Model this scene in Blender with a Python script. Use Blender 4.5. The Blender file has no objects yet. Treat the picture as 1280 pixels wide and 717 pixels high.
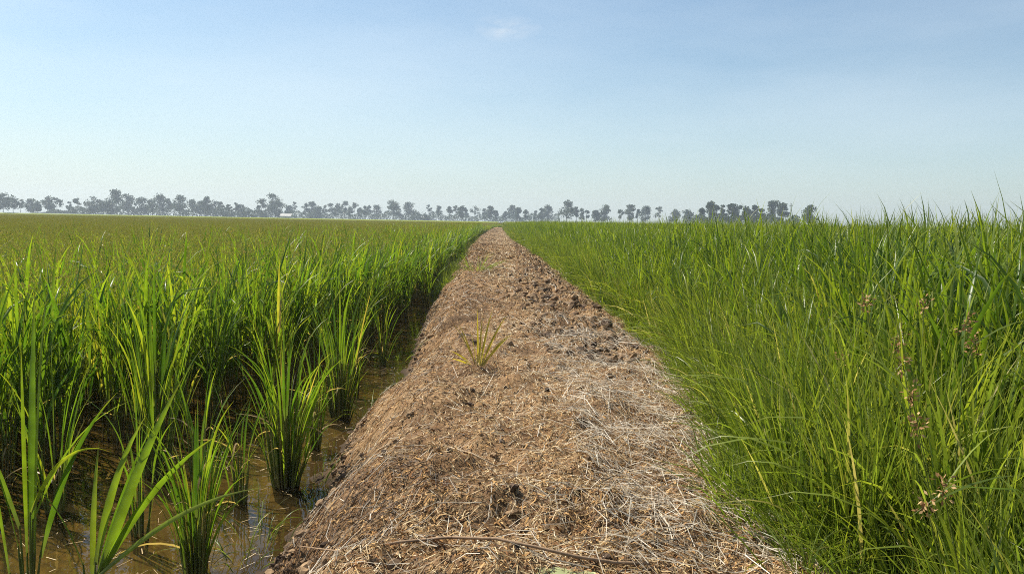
import bpy, math, random
import numpy as np
from mathutils import Matrix, Vector

C = bpy.context.scene.collection
S = bpy.context.scene
R = math.radians

# ------------------------------------------------------------------ camera
F_PX, CAM_H = 1004.0, 1.22            # focal length in 1280-px-wide photo pixels, metres above the water
PITCH, YAW, ROLL = R(4.66), R(0.86), R(1.05)
cam_data = bpy.data.cameras.new("camera")
cam = bpy.data.objects.new("camera", cam_data); C.objects.link(cam); S.camera = cam
cam_data.sensor_width = 36.0
cam_data.lens = F_PX / 1280 * 36
cam_data.clip_start, cam_data.clip_end = 0.05, 5000
CAM_M = (Matrix.Translation((0, 0, CAM_H)) @ Matrix.Rotation(-YAW, 4, 'Z') @
         Matrix.Rotation(math.pi / 2 - PITCH, 4, 'X') @ Matrix.Rotation(ROLL, 4, 'Z'))
cam.matrix_world = CAM_M

# ------------------------------------------------------------------ light
SUN_EL, SUN_AZ = R(52), R(-54)        # azimuth from +Y (view direction), negative = left
wd = bpy.data.worlds.new("World"); S.world = wd; wd.use_nodes = True
nt = wd.node_tree; nt.nodes.clear()
N = nt.nodes.new; L = nt.links.new
wo = N('ShaderNodeOutputWorld'); bg = N('ShaderNodeBackground'); bg.inputs[1].default_value = 0.072
sky = N('ShaderNodeTexSky'); sky.sky_type = 'NISHITA'; sky.sun_disc = False
sky.sun_elevation = SUN_EL; sky.sun_rotation = SUN_AZ
sky.air_density = 1.0; sky.dust_density = 0.9; sky.ozone_density = 1.3; sky.altitude = 0
# faint high cirrus, by direction only
tc = N('ShaderNodeTexCoord'); mp = N('ShaderNodeMapping'); mp.inputs['Scale'].default_value = (1.1, 1.1, 4.5)
nz = N('ShaderNodeTexNoise'); nz.inputs['Scale'].default_value = 1.6; nz.inputs['Detail'].default_value = 7; nz.inputs['Roughness'].default_value = .55
rp = N('ShaderNodeValToRGB'); rp.color_ramp.elements[0].position = .42; rp.color_ramp.elements[1].position = .8
rp.color_ramp.elements[1].color = (.3, .3, .3, 1)
mx = N('ShaderNodeMixRGB'); mx.inputs[2].default_value = (8.2, 8.8, 9.2, 1)
L(tc.outputs['Generated'], mp.inputs[0]); L(mp.outputs[0], nz.inputs['Vector']); L(nz.outputs[0], rp.inputs[0])
tint = N('ShaderNodeMixRGB'); tint.blend_type = 'MULTIPLY'; tint.inputs[0].default_value = 1; tint.inputs[2].default_value = (.86, 1.0, 1.03, 1)
L(sky.outputs[0], tint.inputs[1])
L(rp.outputs[0], mx.inputs[0]); L(tint.outputs[0], mx.inputs[1])
def M(op, a, b=None, c=None):
    n = N('ShaderNodeMath'); n.operation = op
    for k, v in enumerate((a, b, c)):
        if v is None: continue
        if isinstance(v, (int, float)): n.inputs[k].default_value = v
        else: L(v, n.inputs[k])
    return n.outputs[0]
# pale veil low in the sky, thicker toward the sun
sx = N('ShaderNodeSeparateXYZ'); L(tc.outputs['Generated'], sx.inputs[0])
veil = M('EXPONENT', M('MULTIPLY', M('MAXIMUM', sx.outputs[2], 0), -7.5))
dt = N('ShaderNodeVectorMath'); dt.operation = 'DOT_PRODUCT'; L(tc.outputs['Generated'], dt.inputs[0]); dt.inputs[1].default_value = (math.sin(SUN_AZ), math.cos(SUN_AZ), 0)
side = M('MULTIPLY_ADD', M('MULTIPLY_ADD', dt.outputs['Value'], .5, .5), .72, .06)
mv = N('ShaderNodeMixRGB'); mv.inputs[2].default_value = (6.0, 6.7, 6.8, 1); L(M('MULTIPLY', veil, side), mv.inputs[0]); L(mx.outputs[0], mv.inputs[1])
# one small wisp of cloud high in the middle
wc = CAM_M.to_3x3() @ Vector(((632 - 640) / F_PX, (358.5 - 36) / F_PX, -1)); wc.normalize()
w1 = N('ShaderNodeVectorMath'); w1.operation = 'SUBTRACT'; L(tc.outputs['Generated'], w1.inputs[0]); w1.inputs[1].default_value = wc
w2 = N('ShaderNodeVectorMath'); w2.operation = 'MULTIPLY'; L(w1.outputs[0], w2.inputs[0]); w2.inputs[1].default_value = (22, 22, 60)
nw = N('ShaderNodeTexNoise'); nw.inputs['Scale'].default_value = 1.8; nw.inputs['Detail'].default_value = 6; L(w2.outputs[0], nw.inputs['Vector'])
w3 = N('ShaderNodeVectorMath'); w3.operation = 'LENGTH'; L(w2.outputs[0], w3.inputs[0])
wf = M('MAXIMUM', M('SUBTRACT', 1, w3.outputs['Value']), 0)
wf = M('MULTIPLY', wf, M('MAXIMUM', M('MULTIPLY_ADD', nw.outputs[0], 2.2, -.75), 0))
mw = N('ShaderNodeMixRGB'); mw.inputs[2].default_value = (7, 7.3, 7.6, 1); L(M('MULTIPLY', wf, .7), mw.inputs[0]); L(mv.outputs[0], mw.inputs[1])
L(mw.outputs[0], bg.inputs[0]); L(bg.outputs[0], wo.inputs[0])
sd = bpy.data.lights.new("sun", 'SUN'); sd.energy = 4.6; sd.angle = R(0.6); sd.color = (1, .93, .82)
sun = bpy.data.objects.new("sun", sd); C.objects.link(sun)
sv = Vector((math.sin(SUN_AZ) * math.cos(SUN_EL), math.cos(SUN_AZ) * math.cos(SUN_EL), math.sin(SUN_EL)))
sun.rotation_euler = sv.to_track_quat('Z', 'Y').to_euler()
S.view_settings.view_transform = 'Standard'; S.view_settings.look = 'None'
S.view_settings.exposure = 0.8; S.view_settings.gamma = 1.0
try:
    S.cycles.filter_width = 1.0; S.cycles.use_denoising = False; S.cycles.max_bounces = 6; S.cycles.transparent_max_bounces = 8; S.cycles.volume_bounces = 0
    S.cycles.caustics_reflective = False; S.cycles.caustics_refractive = False
except Exception:
    pass

# ------------------------------------------------------------------ helpers
rng = np.random.default_rng(7)
random.seed(7)

def tag(o, label=None, cat=None, group=None, kind=None):
    if label: o['label'] = label
    if cat: o['category'] = cat
    if group: o['group'] = group
    if kind: o['kind'] = kind
    return o

def ground_at(px, py, z=0.0):
    """the point at height z that lies at photo pixel (px, py)"""
    d = CAM_M.to_3x3() @ Vector(((px - 640) / F_PX, -(py - 358.5) / F_PX, -1))
    t = (z - CAM_H) / d.z
    return Vector((0, 0, CAM_H)) + d * t

def dir_at(px, py):
    d = CAM_M.to_3x3() @ Vector(((px - 640) / F_PX, -(py - 358.5) / F_PX, -1))
    return d / math.hypot(d.x, d.y)

def _hash(ix, iy, seed):
    h = (ix.astype(np.int64) * 374761393 + iy.astype(np.int64) * 668265263 + seed * 974634777) & 0xffffffff
    h = ((h ^ (h >> 13)) * 1274126177) & 0xffffffff
    return ((h ^ (h >> 16)) & 0xffff) / 65535.0

def vnoise(x, y, seed=0):
    ix, iy = np.floor(x), np.floor(y); fx, fy = x - ix, y - iy
    fx = fx * fx * (3 - 2 * fx); fy = fy * fy * (3 - 2 * fy)
    a, b = _hash(ix, iy, seed), _hash(ix + 1, iy, seed)
    c, d = _hash(ix, iy + 1, seed), _hash(ix + 1, iy + 1, seed)
    return (a + (b - a) * fx + (c - a) * fy + (a - b - c + d) * fx * fy) * 2 - 1

def fbm(x, y, seed=0, octv=4):
    s, a = 0, 1.0
    for k in range(octv):
        s = s + a * vnoise(x * 2 ** k + k * 17.3, y * 2 ** k - k * 9.1, seed + k); a *= .5
    return s

def mesh_np(name, V, Fc, mats, rnd=None, along=None, matidx=None, smooth=False):
    """mesh from numpy verts and faces (all the same size)"""
    me = bpy.data.meshes.new(name)
    Fc = np.asarray(Fc, dtype=np.int32); k = Fc.shape[1]; n = len(Fc)
    me.vertices.add(len(V)); me.vertices.foreach_set('co', np.asarray(V, dtype=np.float32).ravel())
    me.loops.add(n * k); me.loops.foreach_set('vertex_index', Fc.ravel())
    me.polygons.add(n); me.polygons.foreach_set('loop_start', np.arange(0, n * k, k, dtype=np.int32))
    for m in mats: me.materials.append(m)
    if matidx is not None: me.polygons.foreach_set('material_index', np.asarray(matidx, dtype=np.int32))
    me.polygons.foreach_set('use_smooth', np.full(n, smooth))
    for nm, arr in (('rnd', rnd), ('along', along)):
        if arr is not None:
            at = me.attributes.new(nm, 'FLOAT', 'POINT'); at.data.foreach_set('value', np.asarray(arr, dtype=np.float32))
    me.update(calc_edges=True)
    return me

def link(name, me, parent=None):
    o = bpy.data.objects.new(name, me); C.objects.link(o)
    if parent: o.parent = parent
    return o

def empty(name, loc=(0, 0, 0), rz=0):
    o = bpy.data.objects.new(name, None); C.objects.link(o); o.location = loc; o.rotation_euler = (0, 0, rz)
    o.empty_display_size = .1
    return o

class MB:
    """collects quads with the attributes rnd (one number a blade) and along (0 at its base, 1 at its tip)"""
    def __init__(s): s.v, s.f, s.r, s.a, s.m = [], [], [], [], []
    def ribbon(s, P, W, side, rnd, mat=0, fold=0.0, a0=0., a1=1.):
        n = len(P); b = len(s.v); k = 3 if fold else 2
        for i in range(n):
            p, w = P[i], W[i]; t = a0 + (a1 - a0) * i / (n - 1)
            sd_ = side[i] if isinstance(side, list) else side
            if fold:
                up = (P[min(i + 1, n - 1)] - P[max(i - 1, 0)]).cross(sd_)
                if up.length > 0: up.normalize()
                pts = (p - sd_ * w * .5, p + up * w * fold, p + sd_ * w * .5)
            else:
                pts = (p - sd_ * w * .5, p + sd_ * w * .5)
            for q in pts: s.v.append(tuple(q)); s.r.append(rnd); s.a.append(t)
        for i in range(n - 1):
            for j in range(k - 1):
                q = b + i * k + j; s.f.append((q, q + 1, q + k + 1, q + k)); s.m.append(mat)
    def tube(s, P, Wd, rnd, mat=0, sides=3, a0=0., a1=1.):
        n = len(P); b = len(s.v)
        for i in range(n):
            d = (P[min(i + 1, n - 1)] - P[max(i - 1, 0)]); d.normalize()
            x = d.orthogonal().normalized() if i == 0 else (x - d * x.dot(d)).normalized()
            y = d.cross(x); t = a0 + (a1 - a0) * i / (n - 1)
            for j in range(sides):
                an = 2 * math.pi * j / sides; q = P[i] + (x * math.cos(an) + y * math.sin(an)) * Wd[i] * .5
                s.v.append(tuple(q)); s.r.append(rnd); s.a.append(t)
        for i in range(n - 1):
            for j in range(sides):
                q = b + i * sides; s.f.append((q + j, q + (j + 1) % sides, q + sides + (j + 1) % sides, q + sides + j)); s.m.append(mat)
    def quad(s, pts, rnd, mat=0, a=.5):
        b = len(s.v)
        for q in pts: s.v.append(tuple(q)); s.r.append(rnd); s.a.append(a)
        s.f.append((b, b + 1, b + 2, b + 3)); s.m.append(mat)
    def mesh(s, name, mats, smooth=True):
        return mesh_np(name, np.array(s.v), np.array(s.f), mats, s.r, s.a, s.m, smooth)

def blade_path(base, az, lean, length, droop, n, power=1.6, twist=0., roll=None):
    P, side = [Vector(base)], []
    roll = random.gauss(0, .65) if roll is None else roll
    p = Vector(base); ds = length / n
    for i in range(n + 1):
        t = i / n; th = lean + droop * t ** power
        a = az + twist * t
        sd0 = Vector((-math.sin(a), math.cos(a), 0)); tg = Vector((math.sin(th) * math.cos(az), math.sin(th) * math.sin(az), math.cos(th)))
        side.append(sd0 * math.cos(roll) + tg.cross(sd0) * math.sin(roll))
        if i < n:
            th = lean + droop * ((i + .5) / n) ** power
            p = p + Vector((math.sin(th) * math.cos(az), math.sin(th) * math.sin(az), math.cos(th))) * ds
            P.append(p.copy())
    return P, side

def leafw(w, n, basew=.55):
    return [w * max(.02, (basew + (1 - basew) * min(1, t / .3)) * (1 - max(0, (t - .35) / .65) ** 1.7)) for t in [i / n for i in range(n + 1)]]

# ------------------------------------------------------------------ materials
def new_mat(name):
    m = bpy.data.materials.new(name); m.use_nodes = True; m.node_tree.nodes.clear()
    return m, m.node_tree.nodes.new, m.node_tree.links.new

def ramp(Nn, stops, interp='LINEAR'):
    r = Nn('ShaderNodeValToRGB'); r.color_ramp.interpolation = interp
    e = r.color_ramp.elements
    while len(e) < len(stops): e.new(.5)
    for el, (p, c) in zip(e, stops): el.position = p; el.color = (*c, 1)
    return r

def leaf_mat(name, stops, basecol, tipcol, transl=.5, rough=.38, tipstart=.8, spec=.45, vary=.3):
    m, N, L = new_mat(name)
    at = N('ShaderNodeAttribute'); at.attribute_name = 'rnd'
    al = N('ShaderNodeAttribute'); al.attribute_name = 'along'
    oi = N('ShaderNodeObjectInfo')
    ad = N('ShaderNodeMath'); ad.operation = 'MULTIPLY_ADD'; ad.inputs[1].default_value = .35
    L(oi.outputs['Random'], ad.inputs[0])
    sc = N('ShaderNodeMath'); sc.operation = 'MULTIPLY'; sc.inputs[1].default_value = .65
    L(at.outputs['Fac'], sc.inputs[0]); L(sc.outputs[0], ad.inputs[2])
    r = ramp(N, stops); L(ad.outputs[0], r.inputs[0])
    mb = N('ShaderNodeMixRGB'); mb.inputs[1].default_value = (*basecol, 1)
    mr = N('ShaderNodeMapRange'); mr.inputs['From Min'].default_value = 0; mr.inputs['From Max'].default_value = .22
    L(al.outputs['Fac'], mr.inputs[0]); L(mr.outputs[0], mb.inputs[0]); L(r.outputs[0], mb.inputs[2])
    mt = N('ShaderNodeMixRGB'); mt.inputs[2].default_value = (*tipcol, 1)
    m2 = N('ShaderNodeMapRange'); m2.inputs['From Min'].default_value = tipstart; m2.inputs['From Max'].default_value = 1.05
    m2.inputs['To Max'].default_value = .8
    L(al.outputs['Fac'], m2.inputs[0]); L(m2.outputs[0], mt.inputs[0]); L(mb.outputs[0], mt.inputs[1])
    # blotches and fine streaks along the blade
    nz = N('ShaderNodeTexNoise'); nz.inputs['Scale'].default_value = 14; nz.inputs['Detail'].default_value = 3
    tcn = N('ShaderNodeTexCoord'); L(tcn.outputs['Object'], nz.inputs['Vector'])
    hs = N('ShaderNodeHueSaturation'); mv = N('ShaderNodeMapRange')
    mv.inputs['From Min'].default_value = .3; mv.inputs['From Max'].default_value = .7
    mv.inputs['To Min'].default_value = 1 - vary; mv.inputs['To Max'].default_value = 1 + vary
    L(nz.outputs[0], mv.inputs[0]); L(mv.outputs[0], hs.inputs['Value']); L(mt.outputs[0], hs.inputs['Color'])
    pb = N('ShaderNodeBsdfPrincipled'); pb.inputs['Roughness'].default_value = rough
    pb.inputs['Specular IOR Level'].default_value = spec
    L(hs.outputs[0], pb.inputs['Base Color'])
    tr = N('ShaderNodeBsdfTranslucent')
    tm = N('ShaderNodeMixRGB'); tm.blend_type = 'MULTIPLY'; tm.inputs[0].default_value = 1; tm.inputs[2].default_value = (1.42, 1.42, .75, 1)
    L(hs.outputs[0], tm.inputs[1]); L(tm.outputs[0], tr.inputs[0])
    ms = N('ShaderNodeMixShader'); ms.inputs[0].default_value = transl
    out = N('ShaderNodeOutputMaterial')
    L(pb.outputs[0], ms.inputs[1]); L(tr.outputs[0], ms.inputs[2]); L(ms.outputs[0], out.inputs[0])
    return m

def rnd_mat(name, stops, rough=.8, spec=.25, transl=0., noise=0., nscale=60):
    m, N, L = new_mat(name)
    at = N('ShaderNodeAttribute'); at.attribute_name = 'rnd'
    r = ramp(N, stops); L(at.outputs['Fac'], r.inputs[0])
    col = r.outputs[0]
    if noise:
        nz = N('ShaderNodeTexNoise'); nz.inputs['Scale'].default_value = nscale; nz.inputs['Detail'].default_value = 5
        tcn = N('ShaderNodeTexCoord'); L(tcn.outputs['Object'], nz.inputs['Vector'])
        hs = N('ShaderNodeHueSaturation'); mv = N('ShaderNodeMapRange')
        mv.inputs['From Min'].default_value = .3; mv.inputs['From Max'].default_value = .7
        mv.inputs['To Min'].default_value = 1 - noise; mv.inputs['To Max'].default_value = 1 + noise
        L(nz.outputs[0], mv.inputs[0]); L(mv.outputs[0], hs.inputs['Value']); L(col, hs.inputs['Color']); col = hs.outputs[0]
    pb = N('ShaderNodeBsdfPrincipled'); pb.inputs['Roughness'].default_value = rough; pb.inputs['Specular IOR Level'].default_value = spec
    L(col, pb.inputs['Base Color'])
    out = N('ShaderNodeOutputMaterial')
    if transl:
        tr = N('ShaderNodeBsdfTranslucent'); L(col, tr.inputs[0]); ms = N('ShaderNodeMixShader'); ms.inputs[0].default_value = transl
        L(pb.outputs[0], ms.inputs[1]); L(tr.outputs[0], ms.inputs[2]); L(ms.outputs[0], out.inputs[0])
    else: L(pb.outputs[0], out.inputs[0])
    return m

G_EDGE = [(0, (.035, .085, .01)), (.3, (.09, .17, .012)), (.65, (.18, .27, .018)), (.9, (.3, .34, .025)), (.97, (.45, .36, .06)), (1, (.5, .36, .16))]
G_FIELD = [(0, (.06, .12, .008)), (.45, (.18, .26, .012)), (.8, (.32, .36, .02)), (1, (.4, .32, .05))]
G_RIGHT = [(0, (.035, .075, .012)), (.35, (.09, .155, .014)), (.75, (.2, .26, .02)), (.93, (.28, .3, .03)), (1, (.45, .38, .1))]
G_GRASS = [(0, (.045, .09, .007)), (.35, (.12, .175, .022)), (.7, (.2, .26, .036)), (.88, (.28, .33, .03)), (.96, (.5, .42, .16)), (1, (.6, .5, .28))]
M_EDGE = leaf_mat('leaf_edge_rice', G_EDGE, (.12, .15, .04), (.27, .24, .03))
M_FIELD = leaf_mat('leaf_field_rice', G_FIELD, (.12, .13, .04), (.3, .25, .04))
M_RIGHT = leaf_mat('leaf_tall_rice', G_RIGHT, (.1, .15, .03), (.25, .26, .05))
M_GRASS = leaf_mat('leaf_bank_grass', G_GRASS, (.17, .17, .05), (.3, .3, .06))
M_YELLOW = leaf_mat('leaf_yellow_grass', [(0, (.28, .27, .03)), (.6, (.46, .37, .05)), (1, (.5, .38, .09))], (.4, .33, .1), (.5, .36, .05))
M_STEM = leaf_mat('stem_rice', [(0, (.09, .14, .025)), (.6, (.16, .2, .04)), (1, (.26, .22, .07))], (.22, .17, .07), (.18, .22, .04), transl=.3)
M_PAN = rnd_mat('panicle_grain', [(0, (.2, .22, .025)), (.5, (.36, .33, .045)), (.85, (.48, .4, .08)), (1, (.5, .36, .12))], rough=.6, transl=.25)
M_SEDGE = rnd_mat('sedge_head', [(0, (.22, .11, .04)), (.5, (.36, .21, .09)), (1, (.52, .36, .17))], rough=.8, transl=.15)
M_DRY = rnd_mat('fallen_twig', [(0, (.16, .1, .06)), (.5, (.3, .2, .12)), (1, (.5, .38, .24))], rough=.8, noise=.3)
M_STRAW = rnd_mat('straw', [(0, (.07, .042, .02)), (.22, (.2, .125, .055)), (.5, (.44, .305, .14)), (.75, (.6, .46, .24)), (1, (.7, .6, .42))], rough=.6, spec=.35, transl=.1)
M_CRUMB = rnd_mat('crumb', [(0, (.07, .032, .015)), (.4, (.26, .125, .045)), (.75, (.48, .28, .10)), (1, (.55, .36, .17))], rough=.9)
M_CLOD = rnd_mat('clod', [(0, (.06, .04, .028)), (.5, (.17, .11, .062)), (1, (.3, .2, .11))], rough=.95, noise=.35, nscale=90)
M_TRUNK = rnd_mat('far_trunk', [(0, (.11, .09, .07)), (1, (.17, .15, .12))], noise=.2, nscale=2)
M_CROWN = rnd_mat('far_crown', [(0, (.025, .045, .018)), (.5, (.045, .07, .025)), (1, (.075, .105, .035))], rough=.6, transl=.2)

M_GREY = rnd_mat('bleached_straw', [(0, (.16, .12, .08)), (.4, (.34, .28, .2)), (.75, (.52, .46, .35)), (1, (.68, .62, .5))], rough=.6, spec=.35, transl=.1)
def soil_mat():
    m, N, L = new_mat('dike_soil')
    g = N('ShaderNodeNewGeometry'); 
    def noise(s, d=5, r=.6):
        n = N('ShaderNodeTexNoise'); n.inputs['Scale'].default_value = s; n.inputs['Detail'].default_value = d; n.inputs['Roughness'].default_value = r
        L(g.outputs['Position'], n.inputs['Vector']); return n
    n1 = noise(1.7); n2 = noise(22, 6, .7); n3 = noise(150, 4, .7)
    r1 = ramp(N, [(.35, (.09, .05, .028)), (.55, (.25, .145, .065)), (.72, (.42, .28, .14))]); L(n1.outputs[0], r1.inputs[0])
    r2 = ramp(N, [(.3, (.05, .028, .016)), (.5, (.24, .14, .065)), (.7, (.48, .33, .18))]); L(n2.outputs[0], r2.inputs[0])
    mx = N('ShaderNodeMixRGB'); mx.inputs[0].default_value = .55; L(r1.outputs[0], mx.inputs[1]); L(r2.outputs[0], mx.inputs[2])
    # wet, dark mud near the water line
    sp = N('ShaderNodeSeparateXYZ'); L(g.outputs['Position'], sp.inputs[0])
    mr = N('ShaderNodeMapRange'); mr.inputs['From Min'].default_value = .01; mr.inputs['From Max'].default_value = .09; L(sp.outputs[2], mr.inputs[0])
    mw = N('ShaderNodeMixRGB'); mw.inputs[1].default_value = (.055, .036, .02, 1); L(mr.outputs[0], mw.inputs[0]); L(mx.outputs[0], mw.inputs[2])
    pb = N('ShaderNodeBsdfPrincipled'); pb.inputs['Roughness'].default_value = .9; pb.inputs['Specular IOR Level'].default_value = .2
    L(mw.outputs[0], pb.inputs['Base Color'])
    bp = N('ShaderNodeBump'); bp.inputs['Strength'].default_value = .7; bp.inputs['Distance'].default_value = .012
    ad = N('ShaderNodeMath'); L(n2.outputs[0], ad.inputs[0]); L(n3.outputs[0], ad.inputs[1]); L(ad.outputs[0], bp.inputs['Height']); L(bp.outputs[0], pb.inputs['Normal'])
    out = N('ShaderNodeOutputMaterial'); L(pb.outputs[0], out.inputs[0])
    return m
def mud_mat():
    m, N, L = new_mat('paddy_mud')
    g = N('ShaderNodeNewGeometry')
    n1 = N('ShaderNodeTexNoise'); n1.inputs['Scale'].default_value = 9; n1.inputs['Detail'].default_value = 9; n1.inputs['Roughness'].default_value = .75; L(g.outputs['Position'], n1.inputs['Vector'])
    r1 = ramp(N, [(.32, (.035, .028, .01)), (.5, (.10, .08, .022)), (.66, (.22, .17, .05))]); L(n1.outputs[0], r1.inputs[0])
    pb = N('ShaderNodeBsdfPrincipled'); pb.inputs['Roughness'].default_value = .9; L(r1.outputs[0], pb.inputs['Base Color'])
    bp = N('ShaderNodeBump'); bp.inputs['Strength'].default_value = .8; bp.inputs['Distance'].default_value = .02; L(n1.outputs[0], bp.inputs['Height']); L(bp.outputs[0], pb.inputs['Normal'])
    out = N('ShaderNodeOutputMaterial'); L(pb.outputs[0], out.inputs[0])
    return m
def water_mat():
    m, N, L = new_mat('paddy_water')
    g = N('ShaderNodeNewGeometry')
    n1 = N('ShaderNodeTexNoise'); n1.inputs['Scale'].default_value = 9; n1.inputs['Detail'].default_value = 2; L(g.outputs['Position'], n1.inputs['Vector'])
    bp = N('ShaderNodeBump'); bp.inputs['Strength'].default_value = .22; bp.inputs['Distance'].default_value = .01; L(n1.outputs[0], bp.inputs['Height'])
    fr = N('ShaderNodeFresnel'); fr.inputs[0].default_value = 1.4; L(bp.outputs[0], fr.inputs['Normal'])
    gl = N('ShaderNodeBsdfGlossy'); gl.inputs['Roughness'].default_value = .02; L(bp.outputs[0], gl.inputs['Normal'])
    tr = N('ShaderNodeBsdfTransparent'); tr.inputs[0].default_value = (.76, .64, .4, 1)
    df = N('ShaderNodeBsdfDiffuse'); df.inputs[0].default_value = (.12, .09, .035, 1)
    m1 = N('ShaderNodeMixShader'); m1.inputs[0].default_value = .14; L(tr.outputs[0], m1.inputs[1]); L(df.outputs[0], m1.inputs[2])
    ms = N('ShaderNodeMixShader'); L(fr.outputs[0], ms.inputs[0]); L(m1.outputs[0], ms.inputs[1]); L(gl.outputs[0], ms.inputs[2])
    out = N('ShaderNodeOutputMaterial'); L(ms.outputs[0], out.inputs[0])
    return m
def canopy_mat():
    m, N, L = new_mat('far_canopy')
    g = N('ShaderNodeNewGeometry')
    n1 = N('ShaderNodeTexNoise'); n1.inputs['Scale'].default_value = 1.3; n1.inputs['Detail'].default_value = 8; n1.inputs['Roughness'].default_value = .8; L(g.outputs['Position'], n1.inputs['Vector'])
    r1 = ramp(N, [(.35, (.10, .15, .012)), (.5, (.19, .22, .018)), (.7, (.27, .27, .03))]); L(n1.outputs[0], r1.inputs[0])
    pb = N('ShaderNodeBsdfPrincipled'); pb.inputs['Roughness'].default_value = 1; pb.inputs['Specular IOR Level'].default_value = 0; L(r1.outputs[0], pb.inputs['Base Color'])
    out = N('ShaderNodeOutputMaterial'); L(pb.outputs[0], out.inputs[0])
    return m
def flat_mat(name, col, rough=.7, noise=.15, scale=8):
    m, N, L = new_mat(name)
    tcn = N('ShaderNodeTexCoord'); nz = N('ShaderNodeTexNoise'); nz.inputs['Scale'].default_value = scale; nz.inputs['Detail'].default_value = 4; L(tcn.outputs['Object'], nz.inputs['Vector'])
    r = ramp(N, [(.3, tuple(c * (1 - noise) for c in col)), (.7, tuple(min(1, c * (1 + noise)) for c in col))]); L(nz.outputs[0], r.inputs[0])
    pb = N('ShaderNodeBsdfPrincipled'); pb.inputs['Roughness'].default_value = rough; L(r.outputs[0], pb.inputs['Base Color'])
    out = N('ShaderNodeOutputMaterial'); L(pb.outputs[0], out.inputs[0])
    return m

# ------------------------------------------------------------------ the setting
LY = [0, 2.4, 3.2, 4, 6, 8, 12, 17, 28, 50, 106]
def left_foot(y): return np.interp(y, LY, [-.78, -.79, -.73, -.71, -.70, -.76, -.92, -1.05, -1.25, -1.45, -1.2]) + .09 * vnoise(y * .9, y * 0, 5) + .05 * vnoise(y * 2.7, y * 0, 15) + .03 * vnoise(y * 7, y * 0, 6)
def grass_edge(y): return np.interp(y, [0, 2.4, 3.7, 5.8, 8.9, 18, 42, 106], [.86, .88, 1.06, 1.24, 1.2, 1.1, .62, .3]) + .07 * vnoise(y * 1.7, y * 0, 77) + .04 * vnoise(y * 5, y * 0, 78)
def right_foot(y): return np.interp(y, [0, 2.4, 4, 9, 18, 42, 106], [1.5, 1.5, 1.55, 1.6, 1.5, 1.05, .75]) + .07 * vnoise(y * .8, y * 0, 8)
def dike_h(x, y):
    x = np.asarray(x, dtype=float); y = np.asarray(y, dtype=float)
    lf, rf = left_foot(y), right_foot(y)
    tl = np.clip((x - lf) / .52, -.6, 1); tr = np.clip((rf - x) / .85, -.5, 1)
    s = lambda t: np.where(t < 0, t * .5, np.sin(np.clip(t, 0, 1) * math.pi / 2) ** 1.0)
    h = .385 * np.minimum(s(tl), s(tr)) - .0 + .02 * fbm(x * 2, y * 1.3, 21, 3) * (tl > 0)
    rough = .021 * fbm(x * 9, y * 7, 31, 4) + .006 * fbm(x * 60, y * 50, 41, 2)
    # the churned, cloddy strip along the right side beyond five metres
    cl = np.clip((y - 4.5) / 3, 0, 1) * np.clip(1 - np.abs(x - .7) / .45, 0, 1)
    return h + rough * (1 + 1.2 * cl) + .032 * fbm(x * 4.2, y * 3.4, 51, 2) * np.clip(h * 6, 0, 1)

ys = [1.0]
while ys[-1] < 106: ys.append(ys[-1] * 1.0085)
ys = np.array(ys); xs = np.linspace(-1.8, 2.0, 300)
X, Y = np.meshgrid(xs, ys); Z = dike_h(X, Y)
nx, ny = len(xs), len(ys)
idx = np.arange(nx * ny).reshape(ny, nx)
Fq = np.stack([idx[:-1, :-1], idx[:-1, 1:], idx[1:, 1:], idx[1:, :-1]], -1).reshape(-1, 4)
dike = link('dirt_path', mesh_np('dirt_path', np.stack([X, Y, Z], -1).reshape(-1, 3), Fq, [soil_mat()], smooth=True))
tag(dike, 'straw-strewn earth bank running between the two rice paddies', kind='structure')

def sheet(name, x0, x1, y0, y1, z, mat, n=1):
    gx = np.linspace(x0, x1, n + 1); gy = np.linspace(y0, y1, n + 1); A, B = np.meshgrid(gx, gy)
    V = np.stack([A, B, np.full_like(A, z)], -1).reshape(-1, 3); i = np.arange((n + 1) ** 2).reshape(n + 1, n + 1)
    return link(name, mesh_np(name, V, np.stack([i[:-1, :-1], i[:-1, 1:], i[1:, 1:], i[1:, :-1]], -1).reshape(-1, 4), [mat]))
tag(sheet('ground', -620, 620, -40, 640, -.07, mud_mat()), 'muddy paddy bed', kind='structure')
tag(sheet('water', -90, 90, -6, 170, 0, water_mat()), 'shallow brown paddy water reflecting the sky', kind='structure')
# far rice reads as one surface: a ragged sheet at canopy height, beyond the clumps
M_CAN = canopy_mat()
def canopy(name, x0, x1, y0, y1, zt, step, label):
    gx = np.linspace(x0, x1, 120); gy = np.geomspace(y0, y1, 90); A, B = np.meshgrid(gx, gy)
    Zc = zt + .04 * fbm(A * .4, B * .4, 3, 3) - .0
    Zc[0, :] = -.05
    i = np.arange(A.size).reshape(A.shape)
    o = link(name, mesh_np(name, np.stack([A, B, Zc], -1).reshape(-1, 3), np.stack([i[:-1, :-1], i[:-1, 1:], i[1:, 1:], i[1:, :-1]], -1).reshape(-1, 4), [M_CAN]))
    tag(o, label, 'rice', kind='stuff')
canopy('far_rice_canopy', -600, -.95, 120, 500, .84, 1, 'distant golden green rice of the left paddy, reaching to the far trees')
canopy('far_rice_canopy', 1.3, 600, 120, 500, 1.0, 1, 'distant rice of the right paddy beyond the tall front rows')

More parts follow.
